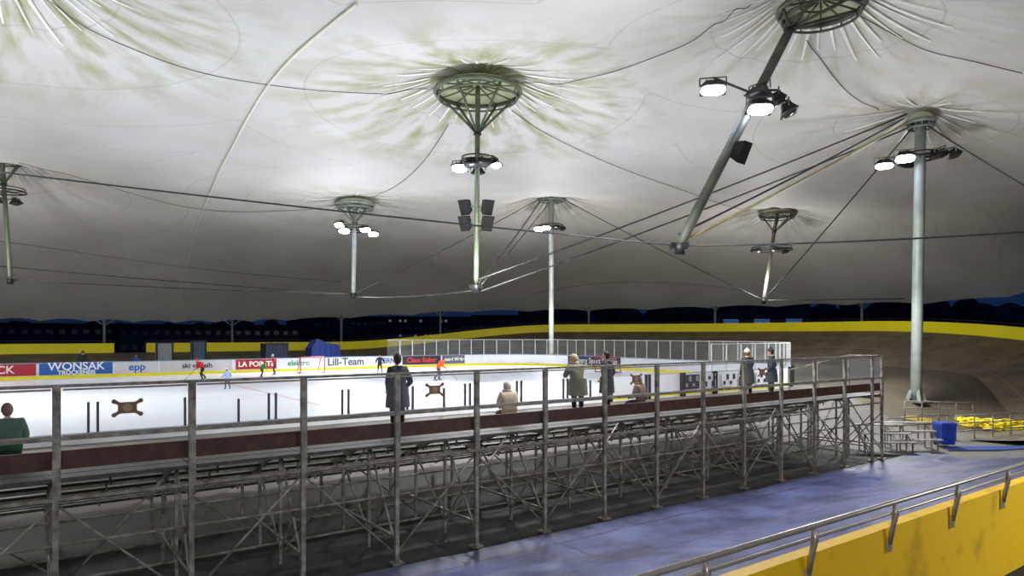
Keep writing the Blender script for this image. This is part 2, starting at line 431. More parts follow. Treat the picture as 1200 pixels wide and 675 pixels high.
# stay cables
cb=MB()
def cable(a,b,r=0.04,sag=0.0,mi=0):
    a=Vector(a); b=Vector(b); pts=[]
    for i in range(13):
        t=i/12; p=a.lerp(b,t); p.z-=sag*4*t*(1-t); pts.append(p)
    cb.path(pts,r,6,mi)
tF=Vector((PF.x,PF.y,PF.z-0.1)); PD=PEAKS['D'][0]; tD=Vector((PD.x,PD.y,PD.z-0.25))
cable(bH,bB,0.035,0.1); endR=S(1330,262,22); cable(bB,endR,0.035,0.15)
for o in (-0.35,0.35):
    cable(bA+Z_*o,tF+Z_*(o*1.2)+R_*-0.8,0.05,0.2)
cable(bB+Z_*.1,tF-R_*.7,0.07,0.1,1); cable(bB+Z_*.45,tF-R_*1.0+Z_*.15,0.045,0.1)
cable(bA,tD-R_*1.0,0.06,0.2); cable(bA+R_*.2,tD-R_*.2-Z_*.4,0.05,0.1)
cable(bC,tD-R_*1.2,0.05,0.2); cable(bE,tD+R_*1.2,0.05,0.2); cable(bE,tF+R_*-.5-Z_*.4,0.05,0.1)
cable(bC,bG,0.05,0.1); cable(bC-Z_*.2,bA-Z_*.2,0.04,0.2); cable(bE,S(1060,350,66),0.05)
cable(bC,S(0,312,60),0.05,0.1); cable(tF,S(1240,240,36),0.05,0.1)
cb.build('roof_stay_cables',[M_CABLE,M_CABLEY])

# floodlights added out of view behind the camera to brighten the stand
for (x,y) in ((-4,-6),(16,-5)):
    mb=MB(); g=Vector((x,y,-3.42)); zt=3.2
    mb.tube(g,(x,y,zt),.14,10,0,.1); mb.box(g+Z_*.03,(.6,.6,.06),0)
    mb.tube((x-.9,y,zt-.1),(x+.9,y,zt-.1),.05,8,0)
    for dx in (-.7,.7): floodlight(mb,(x+dx,y+.3,zt-.4),Vector((.3*dx,.8,-.5)),True,.8)
    mb.build('added_floodlight_pole',MM(M_MAST),origin=g)
    l=addlight((x,y+1.2,zt-.7),'SPOT',2500,(0.93,0.95,1.0),'added_stand_fill'); l.rotation_euler=(math.radians(62),0,math.radians(-12))
    l.data.spot_size=math.radians(140)

# point fill and spot beams set off from the lamps; mast E's are added
for loc,pe,se in ((bA.lerp(tA,0.35)-F_*2.5-Z_*1.0,800,9000),(S(770,130,21),700,7500),(bC+Z_*0.5-F_*5,1300,9500),
                   (Vector((gD.x,gD.y,5.5))-F_*5,2000,9500),(Vector((gF.x,gF.y,4.5))-F_*3.0-R_*4,1250,5200),(bG+Z_*1-F_*5,1600,9500),(bH+Z_*0.0-R_*1.5,850,8800),
                   (bE+Z_*2.0,1800,2400)):  # added source; all lamps on this mast are unlit
    addlight(loc,'POINT',pe,(1,0.985,0.965),'floodlight_bounce',1.0)
    addlight(loc,'SPOT',se,(0.96,0.98,1.0),'floodlight_beam')

# ------------------------------------------------------------------ floor, bank, ground
def oval(n=100):
    out=[]
    def zt(phi):
        if phi<=-10: return -2.2+3.7*ss(phi,-90,-10)
        return 1.5-2.5*ss(phi,45,90)
    for i in range(28): out.append((Vector((-20+55*i/28,47,0)),Vector((0,-1,0)),-2.2,-90))
    for i in range(n+1):
        ph=-90+180*i/n; a=math.radians(ph); out.append((Vector((35,47,0)),Vector((math.cos(a),math.sin(a),0)),zt(ph),ph))
    for i in range(1,30): out.append((Vector((35-95*i/29,47,0)),Vector((0,1,0)),-1.0,90))
    return out
OV=oval()
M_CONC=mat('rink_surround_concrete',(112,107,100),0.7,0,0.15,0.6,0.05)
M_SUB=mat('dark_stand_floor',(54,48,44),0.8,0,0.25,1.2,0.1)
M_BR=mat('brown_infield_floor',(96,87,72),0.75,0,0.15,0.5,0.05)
fb=MB()
us=[-60+ (150)*i/100 for i in range(101)]; vs=[3.9+ (87)*j/120 for j in range(121)]
for j,v in enumerate(vs):
    for i,u in enumerate(us):
        fb.v.append(Vector((u,v,floorz(u,v)-0.02))); 
def inside(u,v):
    uu=min(35,u); return math.hypot(u-uu,v-47)<42.9
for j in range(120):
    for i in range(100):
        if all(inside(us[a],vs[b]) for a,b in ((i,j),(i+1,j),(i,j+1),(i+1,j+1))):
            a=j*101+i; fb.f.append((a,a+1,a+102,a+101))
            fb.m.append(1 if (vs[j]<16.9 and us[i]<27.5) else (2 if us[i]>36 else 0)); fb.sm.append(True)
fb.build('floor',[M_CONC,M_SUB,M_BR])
M_BANK=bpy.data.materials.new('banked_track_concrete'); M_BANK.use_nodes=True
def bankmat(m):
    nt=m.node_tree;N=nt.nodes;L=nt.links;b=N['Principled BSDF'];b.inputs['Roughness'].default_value=0.75
    tc=N.new('ShaderNodeTexCoord');n=N.new('ShaderNodeTexNoise');n.inputs['Scale'].default_value=0.5;n.inputs['Detail'].default_value=7
    L.new(tc.outputs['Object'],n.inputs['Vector']);c=N.new('ShaderNodeValToRGB')
    c.color_ramp.elements[0].position=.3;c.color_ramp.elements[1].position=.75
    c.color_ramp.elements[0].color=lin((84,75,62));c.color_ramp.elements[1].color=lin((122,110,90))
    L.new(n.outputs['Fac'],c.inputs['Fac']);L.new(c.outputs['Color'],b.inputs['Base Color'])
bankmat(M_BANK)
bk=MB(); rows=[]
K=6
for c,d,zt,ph in OV:
    if ph<=-90 and c.x<35: continue
    row=[]
    inner=c+d*34.0; zi=floorz(inner.x,inner.y) if ph<80 else -2.95
    zo=zt-1.1
    for k in range(K+1):
        t=k/K; p=c+d*(34+9.05*t); p.z=zi+(zo-zi)*(t**1.25); row.append(p)
    rows.append(row)
for r in rows: bk.v+=r
for i in range(len(rows)-1):
    for k in range(K):
        a=i*(K+1)+k; bk.f.append((a,a+K+1,a+K+2,a+1)); bk.m.append(0); bk.sm.append(True)
for rr in (0.14,0.52,0.78):
    for i in range(len(rows)-1):
        def P(row,t):
            x=t*K; k=min(int(x),K-1); return row[k].lerp(row[k+1],x-k)+Z_*0.02
        bk.quad(P(rows[i],rr),P(rows[i+1],rr),P(rows[i+1],rr+0.01),P(rows[i],rr+0.01),1)
bk.build('banked_cycling_track',[M_BANK,mat('track_line_paint',(128,122,106),0.6,0,0.1,2)])
yw=MB()
for i in range(len(OV)-1):
    (c,d,z,ph),(c2,d2,z2,ph2)=OV[i],OV[i+1]
    if ph>=90:
        mid=(c.x+c2.x)/2
        if 8.5<mid<13.5: continue
    mi=0 if ph<=-60 else 1
    o1=c+d*43.2;i1=c+d*43.05;o2=c2+d2*43.2;i2=c2+d2*43.05
    h1=1.2 if ph<-80 else 1.1
    def q(p,z): return Vector((p.x,p.y,z))
    yw.quad(q(i1,z),q(i2,z2),q(i2,z2-h1),q(i1,z-h1),mi); yw.quad(q(o2,z2),q(o1,z),q(o1,z-h1-.05),q(o2,z2-h1-.05),mi); yw.quad(q(o1,z),q(o2,z2),q(i2,z2),q(i1,z),mi)
    if ph>=-60:
        yw.beam(q(o1,z+0.28),q(o2,z2+0.28),0.06,0.06,2)
        if i%2==0: yw.beam(q(o1,z-0.1),q(o1,z+0.28),0.05,0.05,2)
yw.build('wall_track_perimeter',[M_YEL,M_YELB,M_DARK])
M_GND=mat('asphalt_ground',(48,48,46),0.8,0,0.2,0.5)
gb=MB(); ring=[]
for c,d,z,ph in OV: ring.append((c+d*43.25,c+d*300))
for i in range(len(ring)-1):
    a,A_=ring[i]; b,B_=ring[i+1]
    z=-3.42
    gb.quad((a.x,a.y,z),(b.x,b.y,z),(B_.x,B_.y,z),(A_.x,A_.y,z),0)
gb.build('ground',[M_GND])

# hand rail on the perimeter wall
hr=MB(); v0=3.72; z0=-1.89
hr.tube((-6,v0,z0),(34,v0,z0),0.028,10,0); hr.tube((-6,v0+.03,z0-0.13),(34,v0+.03,z0-0.13),0.018,8,0)
u=-5.2
while u<34:
    hr.beam((u,v0,z0-0.02),(u,v0+0.02,z0-0.22),0.05,0.012,0)
    hr.path([(u,v0,z0-0.02),(u,v0-0.02,z0-0.12),(u,v0+0.02,z0-0.30),(u,v0+0.05,z0-0.48)],[0.02,0.03,0.03,0.025],6,0)
    hr.box((u,v0+0.06,z0-0.5),(0.09,0.03,0.14),0)
    u+=1.65
hr.build('handrail',[mat('brushed_rail_steel',(196,186,172),0.35,0.6,0.1,6)])

# tarpaulins over the near track
tb=MB(); nu=420; nv=90
U0,U1,V0,V1=-14,29.5,4.1,12.75
for j in range(nv+1):
    for i in range(nu+1):
        u=U0+(U1-U0)*i/nu; v=V0+(V1-V0)*j/nv+0.2*noise.noise(Vector((u*.3,0,5)))*(j/nv)
        r1=(1-abs(noise.noise(Vector((u*0.45+v*.3,v*0.8,9)))))**14
        z=floorz(u,v)+0.03+0.012*abs(noise.noise(Vector((u*1.0,v*1.4,0))))+0.03*r1
        z=max(z,floorz(u,v)+0.01); tb.v.append(Vector((u,v,z)))
for j in range(nv):
    for i in range(nu):
        a=j*(nu+1)+i; tb.f.append((a,a+1,a+nu+2,a+nu+1)); tb.m.append(0); tb.sm.append(True)
M_TARP=bpy.data.materials.new('blue_grey_tarpaulin'); M_TARP.use_nodes=True
nt=M_TARP.node_tree;N=nt.nodes;L=nt.links;b=N['Principled BSDF'];b.inputs['Roughness'].default_value=0.5
tc=N.new('ShaderNodeTexCoord');n=N.new('ShaderNodeTexNoise');n.inputs['Scale'].default_value=0.7;n.inputs['Detail'].default_value=10;n.inputs['Roughness'].default_value=0.6
L.new(tc.outputs['Object'],n.inputs['Vector']);c=N.new('ShaderNodeValToRGB')
c.color_ramp.elements[0].position=.38;c.color_ramp.elements[1].position=.66
c.color_ramp.elements[0].color=lin((46,50,82));c.color_ramp.elements[1].color=lin((86,93,136))
L.new(n.outputs['Fac'],c.inputs['Fac'])
br=N.new('ShaderNodeTexBrick'); br.inputs['Scale'].default_value=1.0; br.inputs['Brick Width'].default_value=5.0; br.inputs['Row Height'].default_value=2.0; br.inputs['Mortar Size'].default_value=0.03
br.inputs['Color1'].default_value=(1,1,1,1);br.inputs['Color2'].default_value=(.8,.8,.84,1);br.inputs['Mortar'].default_value=(.25,.25,.28,1)
L.new(tc.outputs['Object'],br.inputs['Vector'])
mxx=N.new('ShaderNodeMix');mxx.data_type='RGBA';mxx.blend_type='MULTIPLY';mxx.inputs['Factor'].default_value=1
L.new(c.outputs['Color'],mxx.inputs['A']);L.new(br.outputs['Color'],mxx.inputs['B'])
vo=N.new('ShaderNodeTexVoronoi'); vo.inputs['Scale'].default_value=0.9; L.new(tc.outputs['Object'],vo.inputs['Vector'])
lt=N.new('ShaderNodeMath'); lt.operation='LESS_THAN'; lt.inputs[1].default_value=0.07; L.new(vo.outputs['Distance'],lt.inputs[0])
mx3=N.new('ShaderNodeMix');mx3.data_type='RGBA';L.new(lt.outputs[0],mx3.inputs['Factor']);L.new(mxx.outputs['Result'],mx3.inputs['A']);mx3.inputs['B'].default_value=lin((20,20,30))
L.new(mx3.outputs['Result'],b.inputs['Base Color'])
n5=N.new('ShaderNodeTexNoise');n5.inputs['Scale'].default_value=2.5;n5.inputs['Detail'].default_value=6;L.new(tc.outputs['Object'],n5.inputs['Vector'])
bp=N.new('ShaderNodeBump');bp.inputs['Strength'].default_value=0.5;bp.inputs['Distance'].default_value=0.03;L.new(n5.outputs['Fac'],bp.inputs['Height']);L.new(bp.outputs['Normal'],b.inputs['Normal'])
tb.build('ground_tarpaulin',[M_TARP])

# ------------------------------------------------------------------ ice rink
RU0,RU1,RV0,RV1,RCN=-20.0,40.0,22.0,54.0,7.0
def rpath(off=0.0,step=1.2):
    r=RCN; out=[]
    def line(a,b,n):
        L=math.dist(a,b); k=max(1,int(round(L/step)))
        for i in range(k): t=i/k; out.append((Vector((a[0]+(b[0]-a[0])*t,a[1]+(b[1]-a[1])*t,0)),Vector(n)))
    def arc(c,a0,a1):
        k=9
        for i in range(k):
            a=math.radians(a0+(a1-a0)*i/k); d=Vector((math.cos(a),math.sin(a),0)); out.append((Vector((c[0],c[1],0))+d*r,d))
    line((RU0+r,RV0),(RU1-r,RV0),(0,-1,0)); arc((RU1-r,RV0+r),-90,0)
    line((RU1,RV0+r),(RU1,RV1-r),(1,0,0)); arc((RU1-r,RV1-r),0,90)
    line((RU1-r,RV1),(RU0+r,RV1),(0,1,0)); arc((RU0+r,RV1-r),90,180)
    line((RU0,RV1-r),(RU0,RV0+r),(-1,0,0)); arc((RU0+r,RV0+r),180,270)
    return [(p+n*off,n) for p,n in out]
RP=rpath()
rink=empty('ice_rink',(10,38,ICE))
M_ICE=mat('ice',(238,242,250),0.25,0,0.02,0.3)
ib=MB(); ib.face([(p.x,p.y,ICE) for p,n in RP],0)
for (x,w,mi) in ((10,0.3,1),(18.5,0.3,2),(36,0.06,1)):
    ib.quad((x-w/2,RV0+.1,ICE+.004),(x+w/2,RV0+.1,ICE+.004),(x+w/2,RV1-.1,ICE+.004),(x-w/2,RV1-.1,ICE+.004),mi)
ib.build('ice_sheet',[M_ICE,mat('faded_red_line',(232,212,214),0.25,0,0.02,2),mat('faded_blue_line',(214,222,240),0.25,0,0.02,2)],origin=(10,38,ICE),parent=rink)
bb=MB(); gl=MB()
BT=ICE+1.05; GT=ICE+2.42
for i in range(len(RP)):
    (p,n),(q,m)=RP[i],RP[(i+1)%len(RP)]
    def pt(a,nn,o,z): return (a.x+nn.x*o,a.y+nn.y*o,z)
    clear = n.y<-0.9 and p.x<20
    bt = ICE+0.22 if clear else BT
    for o,flip in ((0,False),(0.14,True)):
        bb.quad(pt(p,n,o,ICE-.1),pt(q,m,o,ICE-.1),pt(q,m,o,bt),pt(p,n,o,bt),0)
        if not clear:
            s=-0.01 if not flip else 0.01
            bb.quad(pt(p,n,o+s,ICE+.0),pt(q,m,o+s,ICE+.0),pt(q,m,o+s,ICE+.2),pt(p,n,o+s,ICE+.2),1)
    bb.quad(pt(p,n,-.02,bt),pt(q,m,-.02,bt),pt(q,m,.16,bt),pt(p,n,.16,bt),2)
    if clear:
        gl.quad(pt(p,n,.07,bt),pt(q,m,.07,bt),pt(q,m,.07,BT),pt(p,n,.07,BT),0)
        if i%2==0:
            for dx in (0,0.22): bb.box((p.x+dx,p.y-.07,(ICE+BT)/2-0.1),(0.06,0.08,1.25),3)
        elif i%3==0:
            bb.box((p.x+.3,p.y-.07,ICE+.45),(0.06,0.08,.95),3)
    else:
        bb.quad(pt(p,n,-.02,BT-.06),pt(q,m,-.02,BT-.06),pt(q,m,-.02,BT),pt(p,n,-.02,BT),2)
        if i%2==0 and n.y<-0.3:
            for dx in (0,0.22):
                bb.box((p.x+dx+n.x*.2,p.y+n.y*.2,(ICE+BT)/2-0.03),(0.07,0.12,1.15),3)
    glassy = (p.x>26 and n.y>0.3) or n.x>0.1 or (n.y<-0.5 and p.x>27) or p.x<-13
    if glassy:
        g0=pt(p,n,.07,BT); g1=pt(q,m,.07,BT)
        gl.quad(g0,g1,(g1[0],g1[1],GT),(g0[0],g0[1],GT),0)
        gl.beam(g0,(g0[0],g0[1],GT+.03),0.06,0.06,1)
        gl.beam((g0[0],g0[1],GT),(g1[0],g1[1],GT),0.05,0.05,1)
bb.build('rink_boards',[M_WHITE,M_YELB,mat('board_cap',(150,165,190),0.5),M_DARK],origin=(10,38,ICE),parent=rink)
gl.build('rink_glass',[M_GLASSR,mat('rink_glass_post',(205,208,204),0.4,0.1,0.05,3)],origin=(10,38,ICE),parent=rink)
def banner(u0,u1,bg,txt,tc,size=0.6,sub=None):
    mb=MB(); v=RV1-0.03; 
    mb.box(((u0+u1)/2,v,(BT+ICE+.2)/2-0.01),(u1-u0-.06,0.03,BT-ICE-0.3),0)
    ob=mb.build('advert_panel',[mat('advert_%d_%d_%d'%bg,bg,0.45,0,0.05,2)],origin=((u0+u1)/2,v,ICE+.6),parent=rink)
    def T(s,sz,z):
        cu=bpy.data.curves.new('advert_text','FONT'); cu.body=s; cu.size=sz; cu.align_x='CENTER'; cu.align_y='CENTER'; cu.extrude=0.004; cu.offset=0.012
        t=bpy.data.objects.new('advert_text',cu); COL.objects.link(t); t.rotation_euler=(math.pi/2,0,0); t.parent=rink
        t.location=Vector(((u0+u1)/2,v-0.03,z))-rink.location; cu.materials.append(mat('text_%d_%d_%d'%tc,tc,0.5,0,0,2))
    zc=(BT+ICE+.2)/2
    if sub: T(txt,size,zc+.14); T(sub,size*0.5,zc-.26)
    else: T(txt,size,zc)
banner(-3.2,0.9,(185,30,45),'LACK',(250,235,235),0.7)
banner(1.0,5.2,(25,95,180),'WONSAK',(245,250,255),0.72,'TROCKENEIS')
banner(5.3,8.0,(215,218,222),'epp',(30,90,170),0.7)
banner(8.1,13.0,(212,210,208),'ski verleih',(50,60,80),0.5)
banner(13.2,16.3,(170,28,34),'LA POINTE',(250,240,235),0.55)
banner(16.4,19.6,(212,214,216),'elektro',(40,110,70),0.6)
banner(19.7,24.2,(205,207,211),'Lill-Team',(40,35,50),0.85)
banner(24.3,27.0,(200,203,207),'KERN',(50,70,120),0.6)
banner(27.1,31.0,(50,42,48),'Claus Reber',(220,60,60),0.6)
banner(31.1,33.8,(100,104,110),'Hotel Weber',(235,235,235),0.45)
eb=MB(); eb.box((RU1-.04,43.5,(BT+ICE+.2)/2),(0.03,6.6,BT-ICE-.3),0)
eb.build('advert_panel',[mat('advert_navy',(38,44,82),0.45)],origin=(RU1-.04,43.5,ICE+.6),parent=rink)
cu=bpy.data.curves.new('advert_text','FONT'); cu.body='Leasberg Sport Center'; cu.size=0.66; cu.align_x='CENTER'; cu.align_y='CENTER'; cu.extrude=.004
t=bpy.data.objects.new('advert_text',cu); COL.objects.link(t); t.rotation_euler=(math.pi/2,0,-math.pi/2); t.parent=rink
t.location=Vector((RU1-.08,43.5,ICE+.62))-rink.location; cu.materials.append(mat('text_white',(240,240,240),0.5))
nb=MB()
for i in range(5):
    u=26.5+i*1.45; mi=i%3
    nb.box((u,RV0-0.19,ICE+.6),(1.15,0.02,0.7),0 if mi else 1)
    for a in range(4):
        nb.box((u-.38+a*.26,RV0-0.21,ICE+.45+.3*(a%2)),(0.17,0.02,0.16+.1*((a+i)%2)),1 if mi else 2)
nb.build('logo_panels',[M_WHITE,mat('logo_black',(28,30,34),0.5),mat('logo_grey',(170,172,175),0.5)],origin=(27,RV0,ICE+.6),parent=rink)

def goal(loc,yaw):
    mb=MB(); R=Matrix.Rotation(yaw,3,'Z'); loc=Vector(loc)
    def g(x,y,z): return loc+R@Vector((x,y,z))
    for s in (-1,1):
        mb.tube(g(s*.92,0,0),g(s*.92,0,1.22),0.04,8,0); mb.path([g(s*.92,0,1.22),g(s*.85,.45,1.2),g(s*.8,.6,.9),g(s*.8,1.1,0.03)],0.03,6,0); mb.tube(g(s*.92,0,.03),g(s*.8,1.1,.03),0.03,6,0)
    mb.tube(g(-.92,0,1.22),g(.92,0,1.22),.04,8,0); mb.tube(g(-.8,1.1,.03),g(.8,1.1,.03),.03,6,0); mb.tube(g(-.85,.45,1.2),g(.85,.45,1.2),.025,6,0)
    for i in range(13):
        x=-.8+1.6*i/12; mb.path([g(x,.45,1.2),g(x,.62,.9),g(x,1.1,.03)],.006,3,1)
    for i in range(9):
        t=i/8; y=.45+.65*t; z=1.2-1.17*t; mb.tube(g(-.82,y,z),g(.82,y,z),.006,3,1)
        for s in (-1,1): mb.tube(g(s*.9,.05,z),g(s*.82,y,z),.006,3,1)
    mb.build('hockey_goal',[mat('goal_red',(190,60,45),.5),mat('goal_net',(225,225,225),.7)],origin=loc)
goal((17.8,50.2,ICE+.005),0.0); goal((36,38,ICE+.005),-math.pi/2)

# ------------------------------------------------------------------ bleacher stand
stand=empty('bleacher_stand',(13,15,-4.8))
fr=MB(); gp=MB(); pk=MB()
posts=[0.46+1.98*n for n in range(-4,13)]+[26.2,26.95]
V_=13.0; ZT=-0.82; ZD=-2.3
rowsn=5
def rowv(k): return 14.7+0.78*k
def rowz(k): return ZD-0.30*(k+1)
for i,u in enumerate(posts):
    g=floorz(u,V_)
    fr.beam((u,V_,g+.0),(u,V_,ZT),0.085,0.085,0)
    fr.beam((u+.055,V_-.01,ZD-.3),(u+.055,V_-.01,ZT-.02),0.035,0.06,0)
    fr.box((u,V_,g+.02),(.25,.25,.04),0)
    fr.beam((u,V_,ZD-.08),(u,14.4,ZD-.08),0.06,0.1,0)
    fr.beam((u,14.4,ZD-.1),(u,rowv(rowsn-1)+.6,rowz(rowsn-1)-.1),0.06,0.12,0)
    fr.beam((u,V_,-4.25),(u,16.2,-4.25),0.05,0.05,0)
    for vv in (14.4,15.9,17.4):
        top=ZD-.1 if vv<14.5 else rowz(int((vv-14.7)/.78))-.12
        fr.beam((u,vv,floorz(u,vv)),(u,vv,top),0.06,0.06,0)
    fr.beam((u,V_,-4.5),(u,14.4,ZD-.15),0.04,0.04,0); fr.beam((u,14.4,-4.5),(u,V_,-3.0),0.035,0.035,0)
    fr.beam((u,14.4,-4.5),(u,15.9,-3.1),0.04,0.04,0)
    if i<len(posts)-1:
        w=posts[i+1]
        fr.beam((u,V_,ZT),(w,V_,ZT),0.075,0.05,0)
        for z in (-1.66,-2.62): fr.beam((u,V_,z),(w,V_,z),0.045,0.06,0)
        fr.tube((u,V_,-3.35),(w,V_,-3.35),0.024,6,0)
        for vv in (14.4,15.9): 
            fr.tube((u,vv,-4.35),(w,vv,-4.35),0.024,6,0); fr.tube((u,vv,-3.3),(w,vv,-3.3),0.024,6,0)
        if w-u>1.5:
            if i%2==0: fr.tube((u,V_+.04,-2.7),(w,V_+.04,-4.6),0.022,6,0); fr.tube((w,14.4,-2.5),(u,14.4,-4.6),0.022,6,0)
            else: fr.tube((w,V_+.04,-2.7),(u,V_+.04,-4.6),0.022,6,0); fr.tube((u,15.9,-3.0),(w,15.9,-4.6),0.022,6,0)
            gp.quad((u+.09,V_,-1.62),(w-.06,V_,-1.62),(w-.06,V_,ZT-.05),(u+.09,V_,ZT-.05),0)
            gp.beam((u+.1,V_,-1.62),(w-.06,V_,-1.62),0.03,0.03,1)
            gp.beam((u+.1,V_,ZT-.06),(w-.06,V_,ZT-.06),0.02,0.03,1)
        pk.box(((u+w)/2,V_+.09,-2.01),(w-u-.02,0.05,0.30),1)
        for k in range(3): pk.box(((u+w)/2,13.25+.45*k,ZD-.02),(w-u-.02,0.40,0.05),2)
        for k in range(rowsn):
            pk.box(((u+w)/2,rowv(k)+.36,rowz(k)-.02),(w-u-.02,0.26,0.06),2)
            pk.box(((u+w)/2,rowv(k)-.02,rowz(k)+.36),(w-u-.015,0.42,0.07),0)
            pk.box(((u+w)/2,rowv(k)-.24,rowz(k)+.30),(w-u-.03,0.03,0.15),0)
            fr.beam((u,rowv(k)+.02,rowz(k)-.05),(u,rowv(k)+.02,rowz(k)+.32),0.045,0.045,0)
            fr.beam((u,rowv(k)-.2,rowz(k)+.30),(u,rowv(k)+.16,rowz(k)+.30),0.04,0.03,0)
            fr.beam((u+.99,rowv(k)+.02,rowz(k)-.05),(u+.99,rowv(k)+.02,rowz(k)+.32),0.04,0.04,0)
for k in range(4):
    v=V_+k*1.3; z=ZT-(0.0 if k<2 else .35*(k-1))
    fr.beam((26.95,v,floorz(27,v)),(26.95,v,z),0.06,0.06,0)
fr.beam((26.95,V_,ZT),(26.95,14.3,ZT),0.06,0.05,0); fr.beam((26.95,14.3,ZT),(26.95,16.9,ZT-.7),0.06,0.05,0)
gp.quad((26.95,V_+.05,-1.9),(26.95,14.3,-1.9),(26.95,14.3,ZT-.05),(26.95,V_+.05,ZT-.05),0)
fr.build('steel_frame',[M_STEELD],origin=(13,15,-4.8),parent=stand)
gp.build('plexiglass_panels',[M_GLASS,M_STEEL],origin=(13,15,-4.8),parent=stand)
pk.build('planks_and_benches',[M_PLANK,M_BROWN,M_DECK],origin=(13,15,-4.8),parent=stand)
em=MB()
for u,z in ((1.46,-1.22),(7.3,-1.2),(13.5,-1.2),(19.2,-1.2)):
    s8=.78
    em.box((u,V_-.012,z),(.36*s8,.008,.24*s8),0); em.beam((u-.26*s8,V_-.016,z-.15*s8),(u+.26*s8,V_-.016,z+.15*s8),.008,.07*s8,0); em.beam((u-.26*s8,V_-.016,z+.15*s8),(u+.26*s8,V_-.016,z-.15*s8),.008,.07*s8,0)
    for sx in (-1,1):
        for sz in (-1,1): em.ell((u+sx*.25*s8,V_-.016,z+sz*.145*s8),(.05*s8,.006,.05*s8),0,10,6)
    em.ell((u,V_-.02,z),(.1*s8,.006,.09*s8),1,12,6)
em.build('emblem_stickers',[mat('emblem_brown',(140,105,84),.5,0,.15,20),mat('emblem_tan',(180,150,122),.5)],origin=(13,V_,-1.2),parent=stand)

